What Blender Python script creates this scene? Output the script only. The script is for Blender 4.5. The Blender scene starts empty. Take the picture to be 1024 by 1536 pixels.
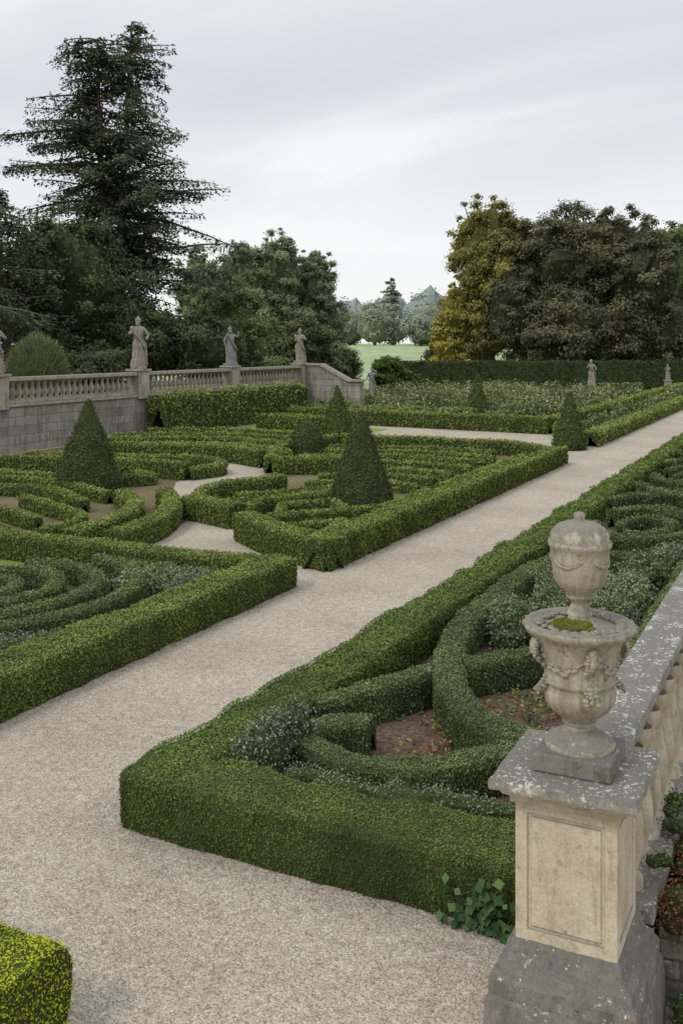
import bpy, bmesh, math, random
import numpy as np
from mathutils import Vector, Matrix
random.seed(7)
R = np.random.default_rng(11)
CAM = np.array([0.0, 0.0, 5.0])
scene = bpy.context.scene

# ------------------------------------------------------------------ materials
def new_mat(name):
    m = bpy.data.materials.new(name); m.use_nodes = True
    nt = m.node_tree; nt.nodes.clear()
    return m, nt
def ramp(nt, stops, interp='LINEAR'):
    r = nt.nodes.new('ShaderNodeValToRGB'); e = r.color_ramp.elements
    r.color_ramp.interpolation = interp
    while len(e) < len(stops): e.new(0.5)
    for el, (p, c) in zip(e, stops):
        el.position = p; el.color = (c[0], c[1], c[2], 1)
    return r
def noise(nt, vec, scale, detail=4, rough=0.55, dist=0.0):
    n = nt.nodes.new('ShaderNodeTexNoise')
    n.inputs['Scale'].default_value = scale; n.inputs['Detail'].default_value = detail
    n.inputs['Roughness'].default_value = rough; n.inputs['Distortion'].default_value = dist
    if vec is not None: nt.links.new(vec, n.inputs['Vector'])
    return n
def mixc(nt, fac, a, b, mode='MIX'):
    m = nt.nodes.new('ShaderNodeMix'); m.data_type = 'RGBA'; m.blend_type = mode
    for inp, val in ((m.inputs[0], fac), (m.inputs[6], a), (m.inputs[7], b)):
        if hasattr(val, 'is_linked') or hasattr(val, 'links'): nt.links.new(val, inp)
        elif isinstance(val, (int, float)): inp.default_value = val
        else: inp.default_value = (val[0], val[1], val[2], 1)
    return m.outputs[2]
def pos(nt):
    return nt.nodes.new('ShaderNodeNewGeometry').outputs['Position']

def leaf_mat(name, dark, mid, light, transl=0.22, patch=1.2, patchamt=0.3, gain=1.0):
    m, nt = new_mat(name)
    dark, mid, light = [[x*gain for x in c] for c in (dark, mid, light)]
    out = nt.nodes.new('ShaderNodeOutputMaterial')
    at = nt.nodes.new('ShaderNodeAttribute'); at.attribute_name = 'rnd'
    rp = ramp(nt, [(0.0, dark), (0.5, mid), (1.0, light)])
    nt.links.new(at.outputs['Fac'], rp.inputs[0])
    n = noise(nt, pos(nt), patch, 2)
    r2 = ramp(nt, [(0.3, (1-patchamt,)*3), (0.7, (1+patchamt*.7, 1+patchamt*.5, 1-patchamt*.2))])
    nt.links.new(n.outputs['Fac'], r2.inputs[0])
    c = mixc(nt, 1.0, rp.outputs[0], r2.outputs[0], 'MULTIPLY')
    b = nt.nodes.new('ShaderNodeBsdfDiffuse')
    nt.links.new(c, b.inputs['Color'])
    t = nt.nodes.new('ShaderNodeBsdfTranslucent'); nt.links.new(c, t.inputs['Color'])
    mx = nt.nodes.new('ShaderNodeMixShader'); mx.inputs[0].default_value = transl
    nt.links.new(b.outputs[0], mx.inputs[1]); nt.links.new(t.outputs[0], mx.inputs[2])
    nt.links.new(mx.outputs[0], out.inputs[0])
    return m
def plain(name, col):
    m, nt = new_mat(name)
    out = nt.nodes.new('ShaderNodeOutputMaterial'); b = nt.nodes.new('ShaderNodeBsdfDiffuse')
    n = noise(nt, pos(nt), 6, 3)
    c = mixc(nt, n.outputs['Fac'], [x*.6 for x in col], [x*1.4 for x in col])
    nt.links.new(c, b.inputs['Color'])
    nt.links.new(b.outputs[0], out.inputs[0]); return m

def stone_mat(name, base, grime, top_dark, lichen=0.5, scale=1.0, bumpd=0.012, blocks=None, dirt=0.0):
    m, nt = new_mat(name); L = nt.links
    out = nt.nodes.new('ShaderNodeOutputMaterial'); b = nt.nodes.new('ShaderNodeBsdfPrincipled')
    p = pos(nt); geo = nt.nodes.new('ShaderNodeNewGeometry')
    n1 = noise(nt, p, 3*scale, 7, .65); r1 = ramp(nt, [(.35, (0,)*3), (.68, (1,)*3)]); L.new(n1.outputs[0], r1.inputs[0])
    c = mixc(nt, r1.outputs[0], base, [base[0]*.74, base[1]*.70, base[2]*.64])
    mp = nt.nodes.new('ShaderNodeMapping'); mp.inputs['Scale'].default_value = (9*scale, 9*scale, 1.3*scale)
    L.new(p, mp.inputs[0]); n2 = noise(nt, mp.outputs[0], 1, 6, .7)
    r2 = ramp(nt, [(.55-dirt*.12, (0,)*3), (.76-dirt*.14, (.85,)*3)]); L.new(n2.outputs[0], r2.inputs[0])
    c = mixc(nt, r2.outputs[0], c, grime)
    sp = nt.nodes.new('ShaderNodeSeparateXYZ'); L.new(geo.outputs['Normal'], sp.inputs[0])
    n3 = noise(nt, p, 7*scale, 8, .75)
    ad = nt.nodes.new('ShaderNodeMath'); ad.operation = 'MULTIPLY_ADD'; L.new(sp.outputs[2], ad.inputs[0])
    ad.inputs[1].default_value = .45; L.new(n3.outputs[0], ad.inputs[2])
    r3 = ramp(nt, [(.60-dirt*.05, (0,)*3), (.82-dirt*.05, (1,)*3)]); L.new(ad.outputs[0], r3.inputs[0])
    c = mixc(nt, r3.outputs[0], c, top_dark)
    v = noise(nt, p, 30*scale, 4, .65, .3)
    n4 = noise(nt, p, 4*scale, 3)
    mm = nt.nodes.new('ShaderNodeMath'); mm.operation = 'MULTIPLY_ADD'; L.new(n4.outputs[0], mm.inputs[0]); mm.inputs[1].default_value = .5
    L.new(v.outputs[0], mm.inputs[2])
    r4 = ramp(nt, [(.985-.12*lichen, (0,)*3), (1.04-.12*lichen, (.75,)*3)]); L.new(mm.outputs[0], r4.inputs[0])
    c = mixc(nt, r4.outputs[0], c, (.54, .53, .48))
    n5 = noise(nt, p, 55*scale, 5, .7)
    c = mixc(nt, .45, c, n5.outputs[0], 'OVERLAY')
    n7 = noise(nt, p, 13*scale, 6, .75); r7 = ramp(nt, [(.58-dirt*.04, (0,)*3), (.70-dirt*.04, (.55+.2*dirt,)*3)]); L.new(n7.outputs[0], r7.inputs[0])
    c = mixc(nt, r7.outputs[0], c, [q*.55 for q in grime])
    if blocks:
        br = nt.nodes.new('ShaderNodeTexBrick'); br.inputs['Scale'].default_value = 1
        br.inputs['Brick Width'].default_value = blocks[0]; br.inputs['Row Height'].default_value = blocks[1]
        br.inputs['Mortar Size'].default_value = blocks[2]; br.inputs['Mortar Smooth'].default_value = .4
        br.inputs['Color1'].default_value = (1, 1, 1, 1); br.inputs['Color2'].default_value = (.62, .62, .60, 1); br.inputs['Mortar'].default_value = (.35, .35, .33, 1)
        s2 = nt.nodes.new('ShaderNodeSeparateXYZ'); L.new(p, s2.inputs[0])
        a2 = nt.nodes.new('ShaderNodeMath'); L.new(s2.outputs[0], a2.inputs[0]); L.new(s2.outputs[1], a2.inputs[1])
        cb = nt.nodes.new('ShaderNodeCombineXYZ'); L.new(a2.outputs[0], cb.inputs[0]); L.new(s2.outputs[2], cb.inputs[1])
        nd = noise(nt, p, 3, 3); vm = nt.nodes.new('ShaderNodeVectorMath'); vm.operation = 'MULTIPLY_ADD'
        L.new(nd.outputs['Color'], vm.inputs[0]); vm.inputs[1].default_value = (.10, .10, .10); L.new(cb.outputs[0], vm.inputs[2])
        L.new(vm.outputs[0], br.inputs['Vector'])
        c = mixc(nt, .85, c, br.outputs[0], 'MULTIPLY')
    L.new(c, b.inputs['Base Color']); b.inputs['Roughness'].default_value = .92
    b.inputs['Specular IOR Level'].default_value = .2
    bp = nt.nodes.new('ShaderNodeBump'); bp.inputs['Distance'].default_value = bumpd; bp.inputs['Strength'].default_value = .8
    n6 = noise(nt, p, 18*scale, 8, .7); L.new(n6.outputs[0], bp.inputs['Height'])
    L.new(bp.outputs[0], b.inputs['Normal']); L.new(b.outputs[0], out.inputs[0])
    return m

def gravel_mat():
    m, nt = new_mat('gravel'); L = nt.links
    out = nt.nodes.new('ShaderNodeOutputMaterial'); b = nt.nodes.new('ShaderNodeBsdfPrincipled'); p = pos(nt)
    v = nt.nodes.new('ShaderNodeTexVoronoi'); v.inputs['Scale'].default_value = 76; L.new(p, v.inputs['Vector'])
    sp = nt.nodes.new('ShaderNodeSeparateColor'); L.new(v.outputs['Color'], sp.inputs[0])
    r = ramp(nt, [(0, (.18, .155, .12)), (.3, (.325, .288, .232)), (.8, (.425, .382, .315)), (1, (.56, .51, .435))]); L.new(sp.outputs[0], r.inputs[0])
    n = noise(nt, p, .42, 7, .65); r2 = ramp(nt, [(.32, (.82, .795, .77)), (.68, (1.08, 1.07, 1.06))]); L.new(n.outputs[0], r2.inputs[0])
    c = mixc(nt, 1, r.outputs[0], r2.outputs[0], 'MULTIPLY')
    n3 = noise(nt, p, 8, 8, .82); r3 = ramp(nt, [(.36, (.72, .70, .68)), (.56, (1.05,)*3)]); L.new(n3.outputs[0], r3.inputs[0])
    c = mixc(nt, 1, c, r3.outputs[0], 'MULTIPLY')
    L.new(c, b.inputs['Base Color']); b.inputs['Roughness'].default_value = .95; b.inputs['Specular IOR Level'].default_value = .15
    bp = nt.nodes.new('ShaderNodeBump'); bp.inputs['Distance'].default_value = .007; bp.inputs['Strength'].default_value = .65; bp.invert = True
    L.new(v.outputs['Distance'], bp.inputs['Height'])
    bp2 = nt.nodes.new('ShaderNodeBump'); bp2.inputs['Distance'].default_value = .035; bp2.inputs['Strength'].default_value = .55
    L.new(n3.outputs[0], bp2.inputs['Height']); L.new(bp.outputs[0], bp2.inputs['Normal'])
    L.new(bp2.outputs[0], b.inputs['Normal']); L.new(b.outputs[0], out.inputs[0]); return m
def soil_mat(name, c0, c1, c2, sc=14):
    m, nt = new_mat(name); L = nt.links
    out = nt.nodes.new('ShaderNodeOutputMaterial'); b = nt.nodes.new('ShaderNodeBsdfPrincipled'); p = pos(nt)
    n = noise(nt, p, sc, 8, .75); r = ramp(nt, [(.3, c0), (.5, c1), (.72, c2)]); L.new(n.outputs[0], r.inputs[0])
    n2 = noise(nt, p, .25, 4); r2 = ramp(nt, [(.35, (.75,)*3), (.65, (1.1,)*3)]); L.new(n2.outputs[0], r2.inputs[0])
    c = mixc(nt, 1, r.outputs[0], r2.outputs[0], 'MULTIPLY')
    L.new(c, b.inputs['Base Color']); b.inputs['Roughness'].default_value = 1; b.inputs['Specular IOR Level'].default_value = .05
    bp = nt.nodes.new('ShaderNodeBump'); bp.inputs['Distance'].default_value = .03; L.new(n.outputs[0], bp.inputs['Height'])
    L.new(bp.outputs[0], b.inputs['Normal']); L.new(b.outputs[0], out.inputs[0]); return m

M_core = plain('hedge_inner_twigs', (.042, .056, .023))
M_box = leaf_mat('box_leaves', (.050, .080, .026), (.115, .168, .050), (.210, .268, .098), gain=1.05)
M_boxL = leaf_mat('box_leaves_light', (.070, .102, .030), (.168, .215, .062), (.295, .345, .122), gain=1.05)
M_boxY = leaf_mat('box_leaves_yellow', (.16, .21, .014), (.36, .42, .025), (.55, .59, .06))
M_dull = leaf_mat('box_leaves_dull', (.058, .088, .042), (.132, .178, .084), (.24, .285, .152))
M_cone = leaf_mat('yew_leaves', (.044, .056, .028), (.092, .108, .052), (.17, .182, .090), patch=2)
M_coneL = leaf_mat('yew_leaves_light', (.042, .070, .022), (.092, .136, .044), (.155, .202, .072), patch=2)
M_darkH = leaf_mat('dark_hedge_leaves', (.026, .042, .022), (.054, .078, .042), (.09, .118, .062))
M_silver = leaf_mat('lavender_leaves', (.085, .115, .068), (.175, .215, .140), (.30, .34, .25))
M_white = leaf_mat('pale_petals', (.35, .33, .32), (.52, .50, .48), (.68, .66, .64))
M_red = leaf_mat('russet_leaves', (.09, .055, .035), (.24, .120, .07), (.37, .22, .13))
M_ivy = leaf_mat('ivy_leaves', (.03, .07, .03), (.07, .13, .055), (.15, .24, .10))
M_cedar = leaf_mat('conifer_needles', (.034, .046, .034), (.080, .103, .070), (.15, .178, .115), transl=.12, patch=.3)
M_dark = leaf_mat('dark_tree_leaves', (.040, .056, .032), (.088, .110, .060), (.155, .18, .092), patch=.3)
M_brown = leaf_mat('copper_green_leaves', (.060, .068, .044), (.132, .140, .090), (.22, .22, .138), patch=.3)
M_mid = leaf_mat('mid_tree_leaves', (.13, .155, .10), (.245, .280, .18), (.35, .38, .25), patch=.25, transl=.35)
M_yel = leaf_mat('autumn_leaves', (.13, .135, .055), (.27, .265, .105), (.44, .39, .15), patch=.16, patchamt=.4, transl=.35)
M_gold = leaf_mat('golden_leaves', (.17, .165, .05), (.35, .325, .09), (.52, .45, .13), patch=.2, patchamt=.4, transl=.35)
M_shr = leaf_mat('shrub_leaves', (.07, .10, .045), (.150, .188, .090), (.25, .285, .14), patch=.5)
M_blade = leaf_mat('grass_blades', (.08, .105, .05), (.165, .20, .10), (.27, .30, .17), patch=.8)
M_rose = leaf_mat('rose_leaves', (.085, .11, .055), (.175, .205, .105), (.30, .30, .19), patch=.4, patchamt=.45)
M_haze = leaf_mat('hazed_far_leaves', (.18, .215, .180), (.26, .30, .24), (.34, .38, .305), patch=.05, patchamt=.3)  # aerial haze is mixed into the leaf colour, paler than real foliage
M_haze2 = leaf_mat('hazed_farther_leaves', (.25, .29, .30), (.31, .355, .36), (.37, .42, .41), patch=.03, patchamt=.2)  # stronger bluish distance haze painted into these leaf colours
M_bark = plain('bark', (.10, .08, .062))
M_gravel = gravel_mat()
M_soil = soil_mat('mulch_soil', (.045, .032, .022), (.115, .080, .056), (.21, .155, .115))
M_bed = soil_mat('bed_soil', (.06, .05, .028), (.13, .11, .06), (.22, .185, .115), 8)
M_grass = soil_mat('meadow_grass', (.235, .29, .155), (.275, .335, .185), (.31, .37, .21), .6)  # far field greens, with some distance haze put into the colour
M_grass2 = soil_mat('lawn_grass', (.10, .14, .04), (.18, .22, .06), (.25, .27, .10), 9)
M_stone = stone_mat('limestone', (.56, .49, .365), (.27, .225, .155), (.25, .23, .19), .35, dirt=.3)
M_cope = stone_mat('weathered_coping', (.32, .30, .26), (.17, .155, .13), (.15, .14, .122), 1.35, dirt=.6)
M_urn = stone_mat('urn_stone', (.46, .41, .315), (.20, .175, .13), (.19, .175, .145), .6, 1.3, dirt=.75)
M_plinth = stone_mat('plinth_stone', (.22, .20, .17), (.10, .095, .08), (.13, .125, .11), .75, dirt=.5)
M_wall = stone_mat('old_wall_stone', (.34, .315, .275), (.15, .142, .125), (.17, .16, .145), .8, .5, .02, (1.1, .42, .016), dirt=.75)
M_wall2 = stone_mat('rubble_wall_stone', (.32, .295, .25), (.14, .13, .11), (.15, .145, .12), .6, 1, .03, (.28, .14, .014), dirt=.6)
M_bal = stone_mat('balustrade_stone', (.40, .35, .28), (.17, .15, .125), (.19, .175, .145), .6, .6, dirt=.7)
M_statue = stone_mat('statue_stone', (.36, .315, .255), (.12, .11, .095), (.20, .185, .16), .4, 1.4, dirt=1.0)
M_statueG = stone_mat('grey_statue_stone', (.28, .285, .28), (.11, .11, .11), (.20, .20, .195), .4, 1.4, dirt=1.0)
M_moss = leaf_mat('moss', (.08, .09, .015), (.17, .19, .03), (.28, .30, .06))

# ------------------------------------------------------------------ mesh utils
def nse(P, f=1.0, seed=0.0):
    x, y, z = P[:, 0]*f, P[:, 1]*f, P[:, 2]*f
    return (np.sin(2.1*x+1.3*y+seed)+np.sin(-1.7*x+2.3*y+1.9*z+2*seed)+np.sin(3.9*x-1.1*z+.7+seed)
            + np.sin(4.3*y+2.7*z+1.1*x+3*seed)+.6*np.sin(7.3*x+5.1*y-6.1*z)+.6*np.sin(-6.7*x+8.9*y+4.1*z+seed))/5.2
def unit(v): return v/np.maximum(np.linalg.norm(v, axis=1, keepdims=True), 1e-9)

class Build:
    """collects faces of 3 or 4 vertices and makes one mesh"""
    def __init__(s): s.v = []; s.f4 = []; s.m4 = []; s.r4 = []; s.n = 0
    def add(s, V, F, mat=0, rnd=None):
        V = np.asarray(V, float); F = np.asarray(F, int)
        if F.shape[1] == 3: F = np.hstack([F, -np.ones((len(F), 1), int)-s.n])
        s.v.append(V); s.f4.append(F+s.n); s.m4.append(np.full(len(F), mat))
        s.r4.append(np.full(len(F), .5) if rnd is None else rnd); s.n += len(V)
    def make(s, name, mats, smooth=False, parent=None):
        V = np.vstack(s.v); F = np.vstack(s.f4); mi = np.concatenate(s.m4); rn = np.concatenate(s.r4)
        tri = F[:, 3] < 0; cnt = np.where(tri, 3, 4)
        flat = F.ravel(); flat = flat[flat >= 0]
        me = bpy.data.meshes.new(name); me.vertices.add(len(V)); me.vertices.foreach_set('co', V.ravel())
        me.loops.add(len(flat)); me.loops.foreach_set('vertex_index', flat.astype(np.int32))
        me.polygons.add(len(F)); st = np.concatenate([[0], np.cumsum(cnt)[:-1]])
        me.polygons.foreach_set('loop_start', st.astype(np.int32))
        me.polygons.foreach_set('material_index', mi.astype(np.int32))
        me.update(calc_edges=True); me.validate()
        a = me.attributes.new('rnd', 'FLOAT', 'FACE')
        if len(a.data) == len(rn): a.data.foreach_set('value', np.clip(rn, 0, 1).astype(np.float32))
        me.polygons.foreach_set('use_smooth', np.full(len(me.polygons), smooth))
        for m in mats: me.materials.append(m)
        o = bpy.data.objects.new(name, me); scene.collection.objects.link(o)
        if parent: o.parent = parent
        return o

def leaves(B, P, N, L, mat, rnd, tilt=.8, asp=.62):
    n = len(P)
    if n == 0: return
    L = np.broadcast_to(np.asarray(L, float), (n,)) * R.uniform(.65, 1.3, n)
    nn = unit(N + tilt*R.normal(size=(n, 3)))
    t = unit(np.cross(nn, R.normal(size=(n, 3)))); b = np.cross(nn, t)
    a = (t*(L/2)[:, None]); c = (b*(L*asp/2)[:, None])
    V = np.stack([P-a, P-c+a*.1, P+a, P+c+a*.1], 1).reshape(-1, 3)
    B.add(V, np.arange(4*n).reshape(-1, 4), mat, rnd)

def quads_to_tris(F): return np.vstack([F[:, [0, 1, 2]], F[:, [0, 2, 3]]])

def leafify(B, V, T, mat, k=2.4, c=.0024, lo=.018, hi=.6, spread=.6, tilt=.5, rbias=0., big=1., topboost=.18, gap=0.0):
    A = V[T[:, 0]]; Bv = V[T[:, 1]]; C = V[T[:, 2]]
    cr = np.cross(Bv-A, C-A); ar = np.linalg.norm(cr, axis=1)/2; N = unit(cr)
    cen = (A+Bv+C)/3; d = np.linalg.norm(cen-CAM, axis=1)
    L = np.clip(c*d, lo, hi)*big
    cnt = R.poisson(ar*k/(L*L)); idx = np.repeat(np.arange(len(T)), cnt); n = len(idx)
    if n == 0: return
    u = R.random(n); v = R.random(n); fl = u+v > 1; u[fl] = 1-u[fl]; v[fl] = 1-v[fl]
    P = A[idx]+(Bv-A)[idx]*u[:, None]+(C-A)[idx]*v[:, None]
    off = (R.random(n)**2*1.3-.35)*spread
    P = P+N[idx]*(off*L[idx])[:, None]
    Q = P*np.array([1, 1, .25])
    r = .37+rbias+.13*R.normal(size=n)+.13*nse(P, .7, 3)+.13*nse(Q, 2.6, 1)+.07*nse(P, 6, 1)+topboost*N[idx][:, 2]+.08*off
    leaves(B, P, N[idx], L[idx], mat, r, tilt)

# ------------------------------------------------------------------ hedges
def catmull(pts, step=.12, curved=True):
    P = np.array(pts, float)
    if not curved or len(P) < 3:
        out = []
        for a, b in zip(P[:-1], P[1:]):
            k = max(2, int(np.linalg.norm(b-a)/step)); out += [a+(b-a)*i/k for i in range(k)]
        out.append(P[-1]); return np.array(out)
    closed = np.allclose(P[0], P[-1])
    Q = np.vstack([P[-2] if closed else 2*P[0]-P[1], P, P[1] if closed else 2*P[-1]-P[-2]])
    out = []
    for i in range(1, len(Q)-2):
        p0, p1, p2, p3 = Q[i-1:i+3]; k = max(2, int(np.linalg.norm(p2-p1)/step))
        for j in range(k):
            t = j/k; out.append(.5*((2*p1)+(-p0+p2)*t+(2*p0-5*p1+4*p2-p3)*t*t+(-p0+3*p1-3*p2+p3)*t**3))
    out.append(P[-1]); return np.array(out)

def hedge_geo(B, pts, w, h, lm=1, curved=True, amp=.03, z0=0., k=2.4, rbias=0., big=1., rr=.10, **kw):
    pts = np.array(pts, float); dist = np.linalg.norm(pts.mean(0))
    step = float(np.clip(dist*.010, .08, .5)); C = catmull(pts, step, curved)
    h = h+random.uniform(-.025, .025); rbias = rbias+random.uniform(-.05, .05)
    T = np.gradient(C, axis=0); T = T/np.maximum(np.linalg.norm(T, axis=1, keepdims=True), 1e-9)
    S = np.stack([T[:, 1], -T[:, 0]], 1)
    r = min(rr, w*.28)
    prof = [(-w/2*.93, 0), (-w/2*.99, h*.3), (-w/2, h*.65), (-w/2, h-r), (-w/2+.3*r, h-.3*r), (-w/2+r, h-.01), (-w/6, h), (w/6, h),
            (w/2-r, h-.01), (w/2-.3*r, h-.3*r), (w/2, h-r), (w/2, h*.65), (w/2*.99, h*.3), (w/2*.93, 0)]
    m = len(prof); n = len(C); V = np.zeros((n, m, 3)); O = np.zeros((n, m, 3))
    for j, (a, z) in enumerate(prof):
        V[:, j, :2] = C+S*a; V[:, j, 2] = z0+z
        O[:, j, :2] = S*(a/(w/2)); O[:, j, 2] = 1.0 if z > h-r*.5 else 0
    V = V.reshape(-1, 3); O = O.reshape(-1, 3)
    V = V+O*(amp*(nse(V, .9, 2)*1.0+nse(V, 3.1, 7)*.8+nse(V*np.array([1, 1, .3]), 6, 4)*.6))[:, None]
    i = np.arange(n-1)[:, None]*m+np.arange(m-1)[None]; i = i.ravel()
    F = np.stack([i, i+1, i+m+1, i+m], 1)
    Tt = quads_to_tris(F)
    ca, cb = V[:m].mean(0), V[-m:].mean(0); V2 = np.vstack([V, ca, cb]); ia = len(V); ib = ia+1
    caps = [(ia, j+1, j) for j in range(m-1)]+[(ib, (n-1)*m+j, (n-1)*m+j+1) for j in range(m-1)]
    Tt = np.vstack([Tt, np.array(caps)])
    cr = np.cross(V2[Tt[:, 1]]-V2[Tt[:, 0]], V2[Tt[:, 2]]-V2[Tt[:, 0]])
    top = cr[:len(F)*2, 2].sum()
    if top < 0: Tt[:len(F)*2] = Tt[:len(F)*2][:, [0, 2, 1]]
    for s, cc, dirv in ((len(F)*2, m-1, -T[0]), (len(F)*2+m-1, m-1, T[-1])):
        q = Tt[s:s+cc]; c2 = np.cross(V2[q[:, 1]]-V2[q[:, 0]], V2[q[:, 2]]-V2[q[:, 0]])
        if (c2[:, 0].sum()*dirv[0]+c2[:, 1].sum()*dirv[1]) < 0: Tt[s:s+cc] = q[:, [0, 2, 1]]
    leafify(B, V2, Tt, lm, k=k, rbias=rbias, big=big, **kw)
    inset = np.clip(.0024*dist, .018, .2)*.35
    Vc = V2.copy(); Vc[:len(O)] -= O*inset
    B.add(Vc, Tt, 0)
def hedge(name, items, mat=None, **kw):
    B = Build()
    for it in items:
        pts, w, h = it[:3]; opt = dict(kw)
        if len(it) > 3: opt.update(it[3])
        hedge_geo(B, pts, w, h, **opt)
    return B.make(name, [M_core, mat or M_box])
ST = dict(curved=False)
def arc(cx, cy, r, a0, a1, n=12, ry=None):
    ry = ry or r
    return [(cx+r*math.cos(math.radians(a0+(a1-a0)*i/n)), cy+ry*math.sin(math.radians(a0+(a1-a0)*i/n))) for i in range(n+1)]

# ---- ground: one sheet, level in the garden, rising gently into parkland beyond
def hill(x, y):
    r = math.hypot(x, y); t = min(max((r-140)/190, 0), 1); return 4.4*t*t*(3-2*t)+min(max(r-330, 0)/3500, 1)*.35
radii = [0, 60, 130, 145, 160, 180, 200, 220, 240, 260, 280, 300, 330, 450, 700, 1200, 2500, 6000]
V = [(0, 0, 0)]; F = []; sg = 96
for r in radii[1:]:
    for j in range(sg):
        a = 2*math.pi*j/sg; x, y = r*math.cos(a), r*math.sin(a); V.append((x, y, hill(x, y)))
for j in range(sg): F.append((0, 1+j, 1+(j+1) % sg))
for i in range(len(radii)-2):
    for j in range(sg):
        k = (j+1) % sg; b = 1+i*sg; F.append((b+j, b+sg+j, b+sg+k, b+k))
me = bpy.data.meshes.new('ground'); me.from_pydata(V, [], F); me.materials.append(M_grass)
for p in me.polygons: p.use_smooth = True
scene.collection.objects.link(bpy.data.objects.new('ground', me))

def sheet(name, poly, z, mat):
    me = bpy.data.meshes.new(name); me.from_pydata([(x, y, z) for x, y in poly], [], [list(range(len(poly)))])
    me.materials.append(mat); o = bpy.data.objects.new(name, me); scene.collection.objects.link(o)
    if me.polygons[0].normal.z < 0: me.flip_normals()
    return o
sheet('garden_lawn', [(-60, -30), (60, -30), (60, 110), (-40, 96), (-60, 90)], .004, M_grass2)
sheet('gravel_path', [(-33.3, -20), (20, -20), (20, 112), (-9.9, 112), (-9.9, 56), (-33.3, 56)], .008, M_gravel)

def bed(name, poly, mat=M_bed): return sheet(name, poly, .0145, mat)
bed('parterre_soil', [(-6.35, 8.35), (-1.7, 8.35), (-1.7, 100), (-6.35, 100)], M_soil)
bed('parterre_soil', [(-9.9, 4), (-9.9, 17.5), (-16, 17.4), (-17.5, 4)], M_bed)
bed('lawn_patch', [(-16.1, 4), (-16.1, 17.4), (-24, 17.3), (-30, 4)], M_grass2).location.z = .004
bed('parterre_soil', [(-9.9, 19.6), (-9.9, 41.3), (-12, 43.5), (-21, 43), (-22, 37), (-16.6, 29), (-17.3, 26.5), (-16.2, 23.5), (-14, 22.6), (-13.2, 21.4)])
bed('parterre_soil', [(-14.9, 18.6), (-16.3, 23.8), (-18.6, 25.8), (-21, 29.5), (-23, 35.5), (-28, 45), (-33, 45), (-33, 18.2)])
bed('lawn_patch', [(-31, 46), (-22, 44), (-23, 53.5), (-31.5, 54)], M_grass2)

# ---- near parterre on the right side of the path
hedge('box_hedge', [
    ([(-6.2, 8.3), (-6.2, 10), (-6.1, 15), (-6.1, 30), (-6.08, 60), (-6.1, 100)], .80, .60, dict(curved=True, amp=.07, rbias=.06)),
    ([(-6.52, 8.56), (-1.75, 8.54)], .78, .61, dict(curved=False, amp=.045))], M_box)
EL2 = []
for cy in (26.2, 36.5, 47.0, 60.0, 76.0):
    EL2 += [(arc(-4.15, cy, 1.25, -165, 150, 16, 2.3), .32, .50), (arc(-4.15, cy, .62, -120, 200, 12, 1.2), .26, .42)]
    EL2 += [([(-5.6, cy+3.0), (-5.1, cy+4.3), (-4.2, cy+5.0), (-3.2, cy+5.6), (-2.7, cy+7.0)], .34, .52),
            ([(-2.8, cy+3.2), (-3.3, cy+4.4), (-4.6, cy+5.6), (-5.5, cy+7.0)], .34, .52)]
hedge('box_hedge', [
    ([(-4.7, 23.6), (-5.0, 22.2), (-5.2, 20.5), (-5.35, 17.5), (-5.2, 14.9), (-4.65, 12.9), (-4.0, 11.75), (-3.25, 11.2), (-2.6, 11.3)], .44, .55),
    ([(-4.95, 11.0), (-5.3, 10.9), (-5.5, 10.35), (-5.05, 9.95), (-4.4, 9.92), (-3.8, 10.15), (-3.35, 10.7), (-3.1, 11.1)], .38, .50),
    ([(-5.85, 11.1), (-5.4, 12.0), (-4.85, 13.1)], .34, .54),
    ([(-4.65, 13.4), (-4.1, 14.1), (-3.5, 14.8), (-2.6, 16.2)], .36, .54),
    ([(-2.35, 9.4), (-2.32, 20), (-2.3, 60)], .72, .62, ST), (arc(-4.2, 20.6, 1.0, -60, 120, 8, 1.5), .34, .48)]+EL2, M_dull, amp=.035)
hedge('low_flowering_hedge', [([(-5.2, 9.38), (-4.3, 9.46), (-3.2, 9.60), (-2.6, 9.7)], .24, .44, dict(amp=.07, spread=2.8, k=1.8))], M_silver)

# ---- left near bed
hedge('box_hedge', [([(-10.15, 3.0), (-10.15, 17.95)], .82, .62, dict(curved=False, amp=.045)), ([(-9.8, 17.55), (-25, 17.35)], .60, .60, ST),
                    ], M_boxL)
SX, SY = -14.5, 14.0
hedge('spiral_box_hedge', [(arc(SX, SY, 2.95, -150, 80, 18), .36, .44), (arc(SX, SY, 2.2, -160, 110, 16), .34, .44),
                    (arc(SX, SY, 1.45, -170, 140, 14), .32, .44), (arc(SX, SY, .7, -180, 150, 10), .30, .44),
                    ([(-10.95, 15.4), (-11.0, 13.4), (-11.6, 11.6), (-12.8, 10.2), (-14.4, 9.0)], .28, .34, dict(spread=2)),
                    ([(-14.2, 17.0), (-12.4, 16.9), (-10.9, 16.95)], .36, .42)], M_dull, spread=.9, amp=.03)

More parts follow.
